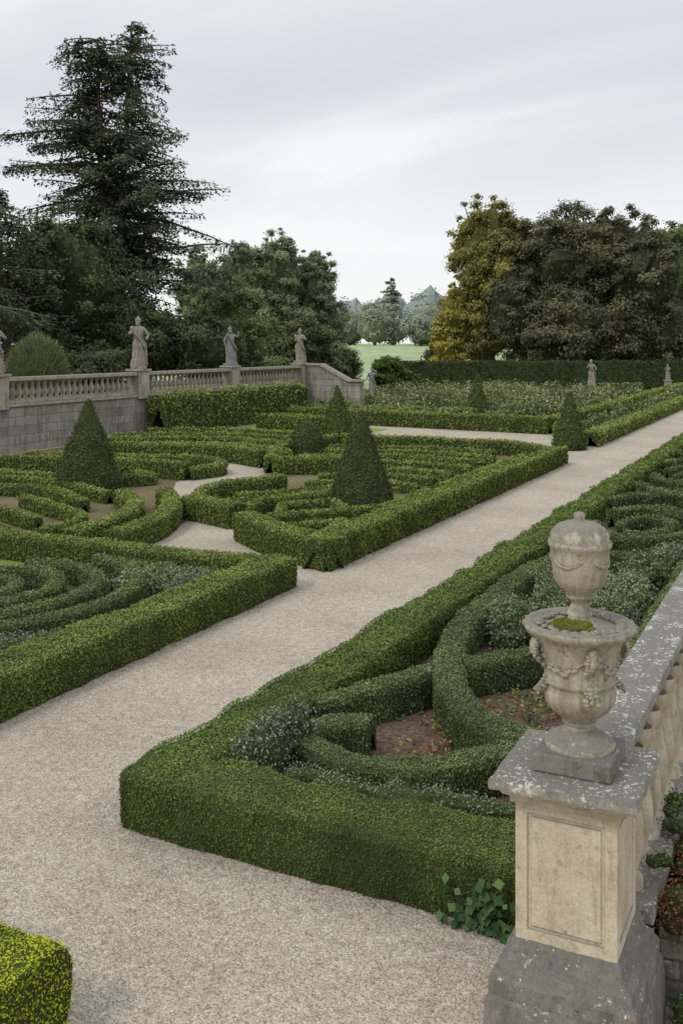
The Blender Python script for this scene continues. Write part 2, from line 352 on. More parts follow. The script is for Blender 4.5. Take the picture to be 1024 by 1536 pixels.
# ---- second bed (centre)
hedge('box_hedge', [
    ([(-10.1, 19.4), (-10.05, 41.3)], .78, .72, dict(curved=False, amp=.05)), ([(-9.75, 19.62), (-11.6, 20.4), (-13.3, 21.7)], .66, .72, ST),
    ([(-14.3, 22.95), (-16.5, 23.75)], .66, .68, ST), ([(-13.3, 21.8), (-11.9, 23.6), (-10.9, 25.0)], .36, .62, ST),
    ([(-16.4, 23.9), (-17.4, 26.6), (-16.4, 29.2)], .45, .62), ([(-14.3, 23.1), (-14.6, 25.2), (-13.4, 27.0)], .38, .55),
    ([(-10.2, 41.1), (-12.5, 43.2), (-17, 43.4), (-21, 43)], .55, .66, ST), ([(-19.0, 33.0), (-16.7, 34.3)], .75, .7, ST),
    ([(-19.2, 33.2), (-21.5, 38.5), (-21.2, 42.8)], .55, .66)], M_boxL)
hedge('parterre_box_hedge', [
    ([(-11.0, 20.9), (-12.5, 21.9), (-11.3, 23.3), (-10.95, 21.0)], .26, .42, ST),
    ([(-11.4, 24.6), (-11.4, 29.5)], .32, .42, ST), ([(-11.4, 30.5), (-11.4, 40.5)], .32, .42, ST),
    ([(-15.9, 25.0), (-14.9, 26.7), (-13.9, 28.2)], .30, .38), ([(-16.4, 26.2), (-15.4, 28), (-14.0, 29.8)], .30, .38),
    ([(-15.9, 29.8), (-14.0, 31.0), (-12.0, 30.4)], .30, .38), ([(-16.2, 31.4), (-14.1, 32.6), (-12.1, 32.2)], .30, .38),
    ([(-15.8, 33.6), (-14, 34.4), (-12.1, 34)], .30, .38), ([(-18.6, 35.2), (-15.5, 36.4), (-12.1, 36)], .32, .38),
    ([(-19.6, 36.6), (-16, 38.2), (-12.1, 37.6)], .32, .38), ([(-20.4, 38.6), (-16, 40.2), (-12.3, 39.6)], .32, .38),
    ([(-20.4, 40.6), (-16, 41.8), (-12.9, 41.5)], .32, .38), ([(-12.3, 25.5), (-13.3, 26.6), (-14.3, 25.4), (-13.6, 23.9)], .26, .36, ST),
    ([(-12.6, 29.2), (-11.9, 27.0)], .30, .42, ST)], M_boxL, rbias=.06)

# ---- left field of scrolls
hedge('parterre_box_hedge', [
    ([(-15.1, 18.7), (-15.5, 21.0), (-16.5, 23.0), (-18.2, 25.0)], .54, .60), ([(-16.3, 18.6), (-16.6, 20.6), (-17.6, 22.8), (-19.4, 24.4)], .46, .56),
    ([(-17.5, 18.9), (-17.7, 20.3), (-18.5, 21.4), (-22, 23)], .34, .44), ([(-18.6, 18.8), (-20, 19.4), (-23, 20.0)], .34, .42),
    ([(-18.8, 20.2), (-21.5, 21.2), (-25, 21.3)], .32, .42), ([(-19.6, 23.0), (-22.5, 24.6), (-26, 24.0)], .34, .44),
    ([(-20.0, 24.6), (-24, 26.0), (-29, 25.0)], .34, .44), ([(-24.2, 27.2), (-29, 27.2)], .36, .44),
    ([(-21.0, 30.2), (-24.0, 30.2), (-31, 28.6)], .5, .66), ([(-20.9, 30.2), (-20.7, 32), (-23, 33.4), (-30, 31.6)], .40, .5),
    ([(-20.3, 34.6), (-22.8, 35.6), (-27, 35)], .6, .7), ([(-20.4, 34.6), (-20.8, 37.2), (-25, 38.0), (-31, 35.2)], .42, .5),
    ([(-22.5, 40.2), (-27, 40.4), (-32, 37.5)], .45, .52), ([(-23.6, 42.6), (-28, 42.6), (-32.3, 40)], .45, .52),
    ([(-22.8, 27.2), (-21.4, 28.6), (-22.8, 29.4)], .32, .42), ([(-24.6, 22.4), (-28, 22.8), (-32, 22)], .34, .44),
    ([(-22, 18.6), (-27, 19.2)], .34, .44), ([(-24.5, 44.6), (-28.5, 44.8), (-32.4, 43)], .45, .52)], M_boxL, rbias=.07)

# ---- far hedges
hedge('box_hedge', [([(-31, 56.2), (-13.7, 54.4)], 1.0, .92, ST), ([(-10.3, 48.5), (-10.3, 110)], .9, .72, ST), ([(-13.9, 54.6), (-13.6, 108)], .8, .85, ST),
                    ([(-30, 50.5), (-24, 50.2)], .8, .9, ST), ([(-31.5, 60), (-20, 60)], .8, .9, ST), ([(-11, 49), (-13.2, 54)], .6, .7, ST)], M_boxL)
hedge('wall_side_hedge', [([(-32.5, 44.0), (-32.5, 60.2)], 1.4, 2.22, dict(curved=False, amp=.14, spread=1.6, rr=.3, big=1.2))], M_boxL, rbias=.08)
hedge('tall_yew_hedge', [([(-41, 97.5), (-14, 113.5), (14, 128)], 2.4, 3.05, dict(curved=False, amp=.08))], M_darkH)
hedge('boundary_hedge', [([(-18.5, 93), (-15, 93.2)], 1.4, 1.3, ST), ([(-24, 88), (-14, 89)], .8, .8, ST)], M_dull)
hedge('yellow_box_hedge', [([(-8.2, 4.85), (-4.98, 4.85)], 1.75, .66, dict(curved=False, amp=.03, spread=1.2, rr=.18))], M_boxY)

# ------------------------------------------------------------------ topiary
def lathe_tris(prof, seg, c, wob=0., seed=0):
    V = []
    for r, z in prof:
        for j in range(seg):
            a = 2*math.pi*j/seg; V.append((c[0]+r*math.cos(a), c[1]+r*math.sin(a), c[2]+z))
    V = np.array(V); ctr = np.array([c[0], c[1], 0])
    if wob:
        o = V-ctr; o[:, 2] = 0; V = V+unit(o)*(wob*nse(V, 1.8, seed))[:, None]
    F = []
    for i in range(len(prof)-1):
        for j in range(seg):
            k = (j+1) % seg; F.append((i*seg+j, i*seg+k, (i+1)*seg+k, (i+1)*seg+j))
    return V, np.array(F)
def topiary(name, x, y, h, r, mat, dome=False):
    B = Build()
    if dome: prof = [(r*.9, 0), (r, h*.12), (r*.97, h*.35), (r*.86, h*.58), (r*.66, h*.78), (r*.4, h*.92), (r*.15, h*.99), (.01, h)]
    else: prof = [(r*.86, 0), (r*.98, h*.03), (r, h*.08)]+[(r*(1-t)**.93*1.0+.03, h*(.08+.92*t)) for t in np.linspace(.08, .97, 14)]+[(.01, h)]
    V, F = lathe_tris(prof, 28, (x, y, 0), .05, x)
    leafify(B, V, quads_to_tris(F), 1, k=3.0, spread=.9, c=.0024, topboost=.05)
    Vc = V.copy(); Vc[:, :2] = (Vc[:, :2]-[x, y])*.95+[x, y]; B.add(Vc, F, 0)
    return B.make(name, [M_core, mat])
topiary('topiary_cone', -22.6, 26.7, 3.12, 1.12, M_cone)
topiary('topiary_cone', -12.7, 27.4, 3.0, .98, M_cone)
topiary('topiary_cone', -24.1, 48.9, 2.75, .86, M_coneL)
topiary('topiary_cone', -21.4, 65.0, 2.95, .82, M_coneL)
topiary('topiary_cone', -10.9, 46.9, 2.76, .80, M_coneL)
topiary('topiary_dome', -20.6, 38.8, 1.6, .78, M_cone, True)
topiary('topiary_dome', -20, 73, 1.4, .75, M_boxL, True)

# ------------------------------------------------------------------ shrubs
def blobmesh(c, r, seed, seg=18, wob=.16, full=False):
    n = 9; V = []; F = []
    for i in range(n):
        ph = (-math.pi/2*(1 if full else .5))+(math.pi/2*(2 if full else 1.5))*i/(n-1)
        for j in range(seg):
            a = 2*math.pi*j/seg; V.append((math.cos(ph)*math.cos(a), math.cos(ph)*math.sin(a), math.sin(ph)))
    V = np.array(V); s = 1+wob*nse(V*2.2+seed, 1, seed)+wob*.6*nse(V*5+seed, 1, seed)
    V = V*s[:, None]*np.array(r)+np.array(c)
    for i in range(n-1):
        for j in range(seg):
            q = (j+1) % seg; F.append((i*seg+j, i*seg+q, (i+1)*seg+q, (i+1)*seg+j))
    return V, np.array(F)
def blob(B, c, r, lm=0, k=2.2, seed=0, seg=18, c_=.0028, core=None, wob=.16, **kw):
    V, F = blobmesh(c, r, seed, seg, wob)
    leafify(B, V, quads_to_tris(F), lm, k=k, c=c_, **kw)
    if core is not None:
        Vc = (V-np.array(c))*.86+np.array(c); B.add(Vc, F, core)
def shrub(name, blobs, mat, flowers=None, **kw):
    B = Build()
    for i, (c, r) in enumerate(blobs):
        blob(B, c, r, 1, seed=i*1.7+c[0], core=0, **kw)
        if flowers: blob(B, c, [q*1.04 for q in r], 2, seed=i*1.7+c[0], k=flowers, spread=1.5)
    return B.make(name, [M_core, mat]+([M_white] if flowers else []))
def shr_rand(n, x0, x1, y0, y1, r, z, s=0):
    rr = random.Random(s); out = []
    for _ in range(n):
        q = rr.uniform(.75, 1.25); out.append(((rr.uniform(x0, x1), rr.uniform(y0, y1), z*.35), (r*q, r*q, z*q)))
    return out
shrub('flowering_shrub', [((-5.65, 9.75, .4), (.26, .3, .46)), ((-5.55, 10.15, .4), (.22, .3, .46)), ((-5.75, 9.35, .32), (.2, .2, .36)), ((-5.5, 9.5, .45), (.15, .15, .42))], M_silver, .14, spread=3.0, k=1.6)
shrub('lavender_bush', shr_rand(16, -4.9, -3.2, 15.6, 19.5, .42, .5, 3), M_silver, None, spread=2.2, k=1.8)
shrub('lavender_bush', shr_rand(9, -3.4, -2.8, 17, 23, .4, .5, 4), M_silver, None, spread=2.2, k=1.8)
shrub('lavender_bush', shr_rand(20, -12.6, -10.9, 15.7, 16.7, .28, .32, 5), M_silver, None, spread=2.0, k=1.9)
shrub('ground_cover_plants', shr_rand(18, -12.4, -10.9, 9, 13.5, .22, .2, 8), M_silver, .25, spread=2.4, k=1.7)
def small_plants(name, n, x0, x1, y0, y1, mats, L=.09, z=.02, h=.14, kk=(8, 20), sp=.06):
    B = Build()
    for _ in range(n):
        cx, cy = R.uniform(x0, x1), R.uniform(y0, y1); m = R.integers(0, len(mats)); k = R.integers(*kk)
        P = np.array([cx, cy, z])+R.normal(size=(k, 3))*[sp, sp, 0]+np.stack([np.zeros(k), np.zeros(k), R.random(k)*h], 1)
        leaves(B, P, np.tile([0, 0, 1.], (k, 1)), L, m, R.random(k), .6, .5)
    B.make(name, mats)
small_plants('bedding_plants', 46, -4.7, -3.5, 10.4, 12.2, [M_boxL, M_ivy, M_boxL, M_red], .06)
small_plants('bedding_plants', 66, -4.2, -2.8, 11.7, 14.0, [M_red, M_ivy, M_boxL, M_ivy], .065)
small_plants('bedding_plants', 50, -5.6, -4.9, 11.9, 16, [M_ivy, M_boxL], .065)
small_plants('bedding_plants', 160, -5.5, -2.8, 24, 60, [M_ivy, M_shr, M_silver], .10, h=.25, sp=.15)
small_plants('fallen_leaves', 110, -6.8, -2.7, 8.0, 8.2, [M_soil], .018, h=.006, kk=(2, 7), sp=.07)
small_plants('fallen_leaves', 150, -9.76, -9.6, 5, 18, [M_soil], .022, h=.006, kk=(3, 8), sp=.05)
small_plants('fallen_leaves', 90, -9.72, -9.6, 19.5, 40, [M_soil], .03, h=.006, kk=(3, 8), sp=.06)
B = Build(); k = 110
P = np.stack([R.normal(-2.62, .15, k), 8.10-R.random(k)*.07, np.abs(R.normal(.10, .17, k))+.03], 1)
leaves(B, P, np.tile([0, -1., .4], (k, 1)), .085, 0, R.random(k), .35, .85); B.make('ivy_plant', [M_ivy])

shrub('rose_bed', shr_rand(230, -37, -14.8, 61.5, 93, .8, .85, 12), M_rose, .04, spread=2.2, k=1.7, c_=.0026)
shrub('rose_bed', shr_rand(50, -30, -14.8, 56.8, 59, .5, .6, 13), M_rose, None, spread=2., k=1.7)
shrub('rose_bed', shr_rand(40, -13, -11, 55, 105, .5, .55, 14), M_rose, None, spread=2., k=1.7)

# ------------------------------------------------------------------ terrace, balustrade (left)
def bm_obj(name, bm, mats, parent=None, bevel=0, smooth=False):
    me = bpy.data.meshes.new(name); bm.to_mesh(me); bm.free()
    for m in mats: me.materials.append(m)
    o = bpy.data.objects.new(name, me); scene.collection.objects.link(o)
    if smooth:
        for p in me.polygons: p.use_smooth = True
    if parent: o.parent = parent
    if bevel:
        b = o.modifiers.new('b', 'BEVEL'); b.width = bevel; b.segments = 2; b.limit_method = 'ANGLE'
    return o
def bbox(bm, x0, x1, y0, y1, z0, z1):
    r = bmesh.ops.create_cube(bm, size=1)
    bmesh.ops.transform(bm, matrix=Matrix.Translation(((x0+x1)/2, (y0+y1)/2, (z0+z1)/2)) @ Matrix.Diagonal((x1-x0, y1-y0, z1-z0, 1)), verts=r['verts'])
    return r['verts']
def boxes(name, lst, mat, parent=None, bevel=.01):
    bm = bmesh.new()
    for b in lst: bbox(bm, *b)
    return bm_obj(name, bm, [mat], parent, bevel)
def empty(name, loc=(0, 0, 0)):
    e = bpy.data.objects.new(name, None); scene.collection.objects.link(e); e.empty_display_size = .1; return e
def baluster_prof(h, r):
    return [(r*.9, 0), (r*.9, h*.08), (r*.5, h*.12), (r*.75, h*.22), (r, h*.34), (r*.9, h*.46), (r*.5, h*.66), (r*.42, h*.76), (r*.62, h*.80), (r*.5, h*.85), (r*.9, h*.91), (r*.9, h)]
def balusters(name, locs, h, r, mat, parent, seg=10):
    B = Build()
    for l in locs:
        V, F = lathe_tris(baluster_prof(h, r), seg, l); B.add(V, F, 0)
    return B.make(name, [mat], True, parent)

e = empty('terrace_balustrade')
ys = [23.3, 33.5, 43.9, 53.2, 62.4]
boxes('retaining_wall', [(-34.0, -33.45, 5, 62.9, -.1, 2.1)], M_wall, e, 0)
boxes('string_course', [(-34.05, -33.36, 5, 62.92, 2.1, 2.24)], M_bal, e, .02)
boxes('bottom_rail', [(-33.92, -33.5, 5, 62.9, 2.24, 2.40)], M_bal, e, .02)
boxes('coping', [(-34.02, -33.38, 5, 62.9, 3.27, 3.45)], M_bal, e, .03)
boxes('piers', [(-34.12, -33.30, y-.45, y+.45, 2.0, 3.50) for y in ys]+[(-34.2, -33.22, y-.53, y+.53, 3.50, 3.62) for y in ys], M_bal, e, .02)
locs = [(-33.7, y, 2.38) for y in np.arange(6, 62, .42) if min(abs(y-p) for p in ys) > .6]
balusters('balusters', locs, .92, .15, M_bal, e)
e2 = empty('stair_flank_wall')
def prism(name, pr, y0, y1, mat, par):
    bm = bmesh.new(); vs = [[bm.verts.new((x, y, z)) for x, z in pr] for y in (y0, y1)]
    bm.faces.new(vs[0]); bm.faces.new(vs[1][::-1])
    for i in range(len(pr)):
        j = (i+1) % len(pr); bm.faces.new([vs[0][i], vs[1][i], vs[1][j], vs[0][j]])
    bmesh.ops.recalc_face_normals(bm, faces=bm.faces); bm_obj(name, bm, [mat], par)
prism('flank', [(-33.3, 0), (-33.3, 3.45), (-32.2, 3.45), (-30.0, 2.35), (-29.0, 2.35), (-29.0, 0)], 62.5, 63.0, M_wall, e2)
prism('sloping_coping', [(-33.3, 3.455), (-33.3, 3.6), (-32.1, 3.6), (-29.9, 2.5), (-28.9, 2.5), (-28.9, 2.355), (-30.0, 2.355), (-32.2, 3.455)], 62.4, 63.1, M_bal, e2)
boxes('terrace_ground', [(-140, -33.98, -20, 62.6, -.5, 2.12)], M_grass2, None, 0)

# ------------------------------------------------------------------ statues
def statue(name, x, y, z, h, mat, var=0, face=0., ped=0.):
    e = empty(name); e.location = (x, y, z); e.rotation_euler = (0, 0, face)
    if ped:
        boxes('pedestal', [(-.42, .42, -.42, .42, 0, .15), (-.33, .33, -.33, .33, .15, ped-.12), (-.4, .4, -.4, .4, ped-.12, ped)], mat, e, .02)
    s = (h)/1.95
    boxes('base', [(-.3*s, .3*s, -.3*s, .3*s, ped, ped+.12*s)], mat, e, .015)
    b0 = ped+.12*s
    me = bpy.data.meshes.new('figure')
    J = {'pel': (0, 0, .95, .17), 'wai': (.03, 0, 1.12, .14), 'che': (0, .0, 1.35, .19), 'nec': (-.01, 0, 1.54, .07), 'hd0': (-.02, -.02, 1.63, .095), 'hd1': (-.03, -.03, 1.74, .10),
         'shL': (-.19, 0, 1.44, .08), 'shR': (.19, 0, 1.44, .08),
         'hiL': (-.1, 0, .85, .14), 'knL': (-.12, -.10 if var % 2 else -.02, .50, .10), 'anL': (-.13, -.02, .08, .07), 'toL': (-.14, -.18, .03, .05),
         'hiR': (.1, 0, .85, .14), 'knR': (.11, -.02 if var % 2 else -.1, .50, .10), 'anR': (.12, .03, .08, .07), 'toR': (.14, -.12, .03, .05)}
    if var == 0:
        J.update({'elL': (-.36, -.04, 1.22, .06), 'haL': (-.22, -.24, 1.30, .055), 'elR': (.38, -.02, 1.20, .06), 'haR': (.30, -.2, 1.0, .05)})
    elif var == 1:
        J.update({'elL': (-.38, -.02, 1.2, .06), 'haL': (-.38, -.1, .93, .05), 'elR': (.40, -.1, 1.38, .06), 'haR': (.33, -.22, 1.66, .05)})
    else:
        J.update({'elL': (-.35, .05, 1.2, .06), 'haL': (-.12, -.2, 1.15, .05), 'elR': (.37, .02, 1.2, .06), 'haR': (.18, -.24, 1.34, .05)})
    E = [('pel', 'wai'), ('wai', 'che'), ('che', 'nec'), ('nec', 'hd0'), ('hd0', 'hd1'), ('che', 'shL'), ('che', 'shR'), ('shL', 'elL'), ('elL', 'haL'), ('shR', 'elR'), ('elR', 'haR'),
         ('pel', 'hiL'), ('hiL', 'knL'), ('knL', 'anL'), ('anL', 'toL'), ('pel', 'hiR'), ('hiR', 'knR'), ('knR', 'anR'), ('anR', 'toR')]
    ks = list(J); me.from_pydata([(J[k][0]*s, J[k][1]*s, J[k][2]*s+b0) for k in ks], [(ks.index(a), ks.index(b)) for a, b in E], [])
    o = bpy.data.objects.new('figure', me); scene.collection.objects.link(o); o.parent = e; me.materials.append(mat)
    o.modifiers.new('s', 'SKIN')
    for i, k in enumerate(ks):
        sv = me.skin_vertices[0].data[i]; r = J[k][3]*s; sv.radius = (r, r); sv.use_root = (k == 'pel')
    o.modifiers['s'].use_smooth_shade = True
    ss = o.modifiers.new('d', 'SUBSURF'); ss.levels = ss.render_levels = 1
    V = []; F = []; seg = 36
    prof = [(0.0, .29, .25), (.25, .26, .23), (.55, .24, .21), (.85, .23, .2), (1.05, .175, .155), (1.2, .2, .165), (1.38, .225, .16), (1.48, .15, .11)]
    for i, (zz, rx, ry) in enumerate(prof):
        for j in range(seg):
            a = 2*math.pi*j/seg; fold = 1+(.2 if zz < 1 else .08)*math.sin(a*6+zz*(3.5+var)+var)
            V.append(((rx*fold*math.cos(a)+.05*math.sin(zz*3+var))*s, ry*fold*math.sin(a)*s, zz*s+b0))
    for i in range(len(prof)-1):
        for j in range(seg):
            k = (j+1) % seg; F.append((i*seg+j, i*seg+k, (i+1)*seg+k, (i+1)*seg+j))
    B = Build(); B.add(V, F, 0); B.make('robe', [mat], True, e)
    bm = bmesh.new(); bmesh.ops.create_icosphere(bm, subdivisions=2, radius=.12*s, matrix=Matrix.Translation((-.02*s, .03*s, 1.76*s+b0)))
    bmesh.ops.create_icosphere(bm, subdivisions=2, radius=.05*s, matrix=Matrix.Translation((-.02*s, .05*s, 1.88*s+b0)))
    for i in range(12):
        t = i/11; bmesh.ops.create_icosphere(bm, subdivisions=1, radius=(.10-.03*t)*s, matrix=Matrix.Translation(((-.24+.5*t)*s, (-.15-.05*math.sin(t*3))*s, (1.45-.75*t)*s+b0)))
    for i in range(6):
        t = i/5; bmesh.ops.create_icosphere(bm, subdivisions=1, radius=(.13-.05*t)*s, matrix=Matrix.Translation(((.24-.02*t)*s, .06*s, (.06+.62*t)*s+b0)))
    bm_obj('hair_sash_and_stump', bm, [mat], e, smooth=True)
    return e
statue('stone_statue', -33.7, 33.5, 3.62, 2.35, M_statue, 2, math.radians(40))
statue('stone_statue', -33.7, 43.9, 3.62, 2.75, M_statue, 0, math.radians(35))
statue('stone_statue', -33.7, 53.2, 3.62, 2.35, M_statueG, 1, math.radians(60))
statue('stone_statue', -33.7, 62.4, 3.62, 2.4, M_statue, 2, math.radians(10))
statue('stone_statue', -34.0, 75.5, 0, 2.0, M_statueG, 1, math.radians(20), .9)
statue('stone_statue', -19.2, 91, 0, 2.2, M_statue, 0, math.radians(20), 1.3)
statue('stone_statue', -14.9, 108, 0, 1.6, M_statue, 2, math.radians(20), 1.2)

# ------------------------------------------------------------------ near pedestal, urn, balustrade
PX, PY = -1.61, 7.14
e = empty('urn_pedestal')
bm = bmesh.new(); bbox(bm, PX-.35, PX+.35, PY-.35, PY+.35, .84, 1.82)
bm.faces.ensure_lookup_table()
for f in [f for f in bm.faces if abs(f.normal.z) < .5]:
    fs = [f]
    bmesh.ops.inset_individual(bm, faces=fs, thickness=.115, depth=0)
    bmesh.ops.inset_individual(bm, faces=fs, thickness=.012, depth=-.02)
    bmesh.ops.inset_individual(bm, faces=fs, thickness=.022, depth=0.002)
    bmesh.ops.inset_individual(bm, faces=fs, thickness=.012, depth=.014)
bm_obj('shaft', bm, [M_stone], e, .004)
def moulding(name, prof, mat, rough=.006):
    """square mitred moulding, prof = [(half width, z)]"""
    bm = bmesh.new(); rings = []
    for hw, z in prof: rings.append([bm.verts.new((PX+sx*hw, PY+sy*hw, z)) for sx, sy in ((-1, -1), (1, -1), (1, 1), (-1, 1))])
    for a, b in zip(rings[:-1], rings[1:]):
        for j in range(4): bm.faces.new([a[j], a[(j+1) % 4], b[(j+1) % 4], b[j]])
    bm.faces.new(rings[0][::-1]); bm.faces.new(rings[-1])
    bmesh.ops.subdivide_edges(bm, edges=[ed for ed in bm.edges if ed.calc_length() > .4], cuts=24, use_grid_fill=True)
    for v in bm.verts:
        q = np.array([[v.co.x, v.co.y, v.co.z]]); v.co += Vector((nse(q, 6, 1)[0]+.5*nse(q, 21, 3)[0], nse(q, 6, 4)[0]+.5*nse(q, 23, 1)[0], nse(q, 6, 9)[0]*.6+.4*nse(q, 19, 2)[0]))*rough
    return bm_obj(name, bm, [mat], e)
moulding('cap_moulding', [(.355, 1.80), (.375, 1.81), (.38, 1.84), (.42, 1.865), (.44, 1.90), (.445, 1.905)], M_stone, .004)
moulding('cap_slab', [(.46, 1.905), (.495, 1.915), (.50, 1.935), (.50, 1.975), (.485, 1.995)], M_cope, .010)
moulding('base_moulding', [(.50, .50), (.50, .60), (.485, .63), (.46, .65), (.455, .69), (.41, .72), (.385, .78), (.38, .82), (.355, .85)], M_plinth, .010)
moulding('plinth', [(.54, -.05), (.53, .30), (.52, .47), (.505, .50)], M_plinth, .014)
u = empty('stone_urn'); u.location = (PX+.02, PY, 0)
boxes('urn_block', [(-.27, .27, -.27, .27, 1.996, 2.13)], M_plinth, u, .015)
prof = [(.24, 2.13), (.245, 2.155), (.235, 2.175), (.20, 2.185), (.195, 2.205), (.15, 2.23), (.105, 2.26), (.10, 2.285), (.12, 2.30), (.12, 2.32), (.10, 2.335), (.15, 2.365), (.205, 2.41),
        (.235, 2.47), (.242, 2.53), (.235, 2.58), (.25, 2.59), (.255, 2.615), (.245, 2.63), (.258, 2.72), (.275, 2.81), (.30, 2.88), (.325, 2.92), (.345, 2.935), (.375, 2.955),
        (.39, 2.98), (.388, 3.005), (.365, 3.02), (.335, 3.01), (.31, 2.985), (.20, 2.99), (.10, 3.02), (.075, 3.05), (.09, 3.07), (.07, 3.10), (.055, 3.14), (.06, 3.165), (.095, 3.19), (.10, 3.205), (.085, 3.22), (.14, 3.26),
        (.175, 3.32), (.195, 3.40), (.205, 3.48), (.212, 3.545), (.222, 3.555), (.225, 3.58), (.215, 3.60), (.205, 3.605), (.20, 3.64), (.175, 3.68), (.135, 3.71), (.10, 3.725), (.06, 3.735), (.035, 3.75), (.045, 3.77), (.035, 3.79), (.001, 3.80)]
seg = 96
V, F = lathe_tris(prof, seg, (0, 0, 0)); ang = np.arctan2(V[:, 1], V[:, 0]); rr = np.hypot(V[:, 0], V[:, 1]); z = V[:, 2]
am = np.zeros(len(V)); am = np.where((z > 2.35) & (z < 2.56), .016*np.abs(np.sin(ang*10)), am)
am = np.where((z > 2.93) & (z < 3.02) & (rr > .33), .012*np.cos(ang*24), am)
am = np.where((z > 3.24) & (z < 3.34), .010*np.abs(np.sin(ang*8)), am)
am = np.where((z > 3.62) & (z < 3.72), .010*np.abs(np.sin(ang*8)), am)
am = np.where((z > 3.38) & (z < 3.53), .008*nse(V, 22, 2), am)
am = am+.006*nse(V, 9, 2)
V[:, 0] *= 1+am/np.maximum(rr, .02); V[:, 1] *= 1+am/np.maximum(rr, .02)
B = Build(); B.add(V, F, 0); B.make('urn_body', [M_urn], True, u)
bm = bmesh.new(); rg = random.Random(5)
def ball(x, y, z, r, sc=(1, 1, 1)):
    bmesh.ops.create_icosphere(bm, subdivisions=2, radius=r, matrix=Matrix.Translation((x, y, z)) @ Matrix.Rotation(rg.uniform(0, 3), 4, 'Z') @ Matrix.Diagonal((*sc, 1)))
for i in range(26):
    a = i/26*2*math.pi; r = .285+rg.uniform(-.03, .02); ball(r*math.cos(a), r*math.sin(a), 2.995+rg.uniform(0, .012), rg.uniform(.022, .045), (1.2, .9, .6))
for s in range(4):
    a0 = s*math.pi/2+.5
    for i in range(30):
        t = i/29; a = a0+t*math.pi/2; zz = 2.84-.13*math.sin(math.pi*t); rad = .250+.03*(zz-2.7)/.15
        ball(rad*math.cos(a), rad*math.sin(a), zz+rg.uniform(-.018, .018), rg.uniform(.012, .020)+.008*math.sin(math.pi*t), (1, 1, .8))
    for i in range(16):
        t = i/15; a = a0+t*math.pi/2; ball(.197*math.cos(a), .197*math.sin(a), 3.50-.07*math.sin(math.pi*t), .012+.006*math.sin(math.pi*t))
    for i in range(18):
        t = i/17; rad = .275+.055*math.sin(t*math.pi*2.2); zz = 2.92-.38*t; ball(rad*math.cos(a0), rad*math.sin(a0), zz, .034-.014*t+rg.uniform(-.006, .006), (1, 1, 1.3))
        for q in (-.13, .13): ball((rad+.005)*math.cos(a0+q*rg.uniform(.6, 1.2)), (rad+.005)*math.sin(a0+q), zz-.015, .016+rg.uniform(-.004, .006), (1.4, .8, 1))
bm_obj('carved_garlands', bm, [M_urn], u, smooth=True)
B = Build(); blob(B, (-.03, -.08, 2.99), (.17, .13, .05), 0, k=5, lo=.012, c_=.0016, wob=.3); B.make('moss', [M_moss], parent=u)

e = empty('terrace_edge_balustrade')
boxes('wall_below', [(-1.70, -1.30, 7.66, 70, -.1, .66)], M_wall2, e, 0)
boxes('bottom_rail', [(-1.60, -1.16, 7.66, 70, .66, .78)], M_cope, e, .015)
bm = bmesh.new(); y = 7.60
while y < 70:
    y2 = y+1.5; bbox(bm, -1.74, -1.34, y, y2-.006, 1.87+rg.uniform(-.003, .003), 1.985+rg.uniform(-.004, .004)); y = y2
bm_obj('coping', bm, [M_cope], e, .012)
balusters('balusters', [(-1.375, y, .775) for y in np.arange(7.95, 50, .44)], 1.10, .105, M_stone, e, 18)
boxes('rubble_wall', [(-1.14, 8, 7.80, 8.08, -.1, .64)], M_wall2, None, 0)
boxes('raised_bed_soil', [(-1.15, 30, 8.06, 80, -.1, .58)], M_soil, None, 0)
def rs(n, x0, x1, y0, y1, z, r, s):
    g = random.Random(s); return [((g.uniform(x0, x1), g.uniform(y0, y1), z+g.uniform(-.05, .08)), (r*g.uniform(.7, 1.2),)*2+(r*g.uniform(.6, 1),)) for _ in range(n)]
shrub('russet_ground_cover', rs(60, -1.05, .8, 7.9, 9.6, .66, .19, 1), M_red, None, spread=3.0, k=1.9)
shrub('green_ground_cover', rs(50, -.85, 1.5, 9.6, 16, .60, .22, 2), M_shr, None, spread=2.4, k=2.0)
shrub('wall_foot_plants', rs(12, -1.0, .5, 7.35, 7.75, .10, .17, 4), M_ivy, None, spread=2.6, k=2.0)
shrub('climbing_plant', rs(7, -1.24, -1.12, 8.1, 9.6, .86, .08, 3), M_shr, None, spread=3.0, k=1.5)

# ------------------------------------------------------------------ trees
def limb(B, pts, r0, r1, seg=7, mat=0):
    P = np.array(pts, float); n = len(P); T = unit(np.gradient(P, axis=0)); V = []
    for i in range(n):
        r = r0+(r1-r0)*i/(n-1); t = T[i]; a = np.cross(t, [0.3, .9, .2]); a /= np.linalg.norm(a); b = np.cross(t, a)
        for j in range(seg):
            th = 2*math.pi*j/seg; V.append(P[i]+r*(a*math.cos(th)+b*math.sin(th)))
    F = [(i*seg+j, i*seg+(j+1) % seg, (i+1)*seg+(j+1) % seg, (i+1)*seg+j) for i in range(n-1) for j in range(seg)]
    B.add(V, F, mat)
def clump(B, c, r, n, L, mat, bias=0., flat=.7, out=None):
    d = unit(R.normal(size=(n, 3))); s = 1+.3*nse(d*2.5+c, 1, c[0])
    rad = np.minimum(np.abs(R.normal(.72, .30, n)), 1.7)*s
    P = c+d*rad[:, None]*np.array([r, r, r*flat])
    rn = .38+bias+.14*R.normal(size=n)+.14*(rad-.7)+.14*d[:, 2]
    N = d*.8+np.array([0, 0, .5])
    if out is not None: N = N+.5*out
    leaves(B, P, N, L, mat, rn, .4, .7)
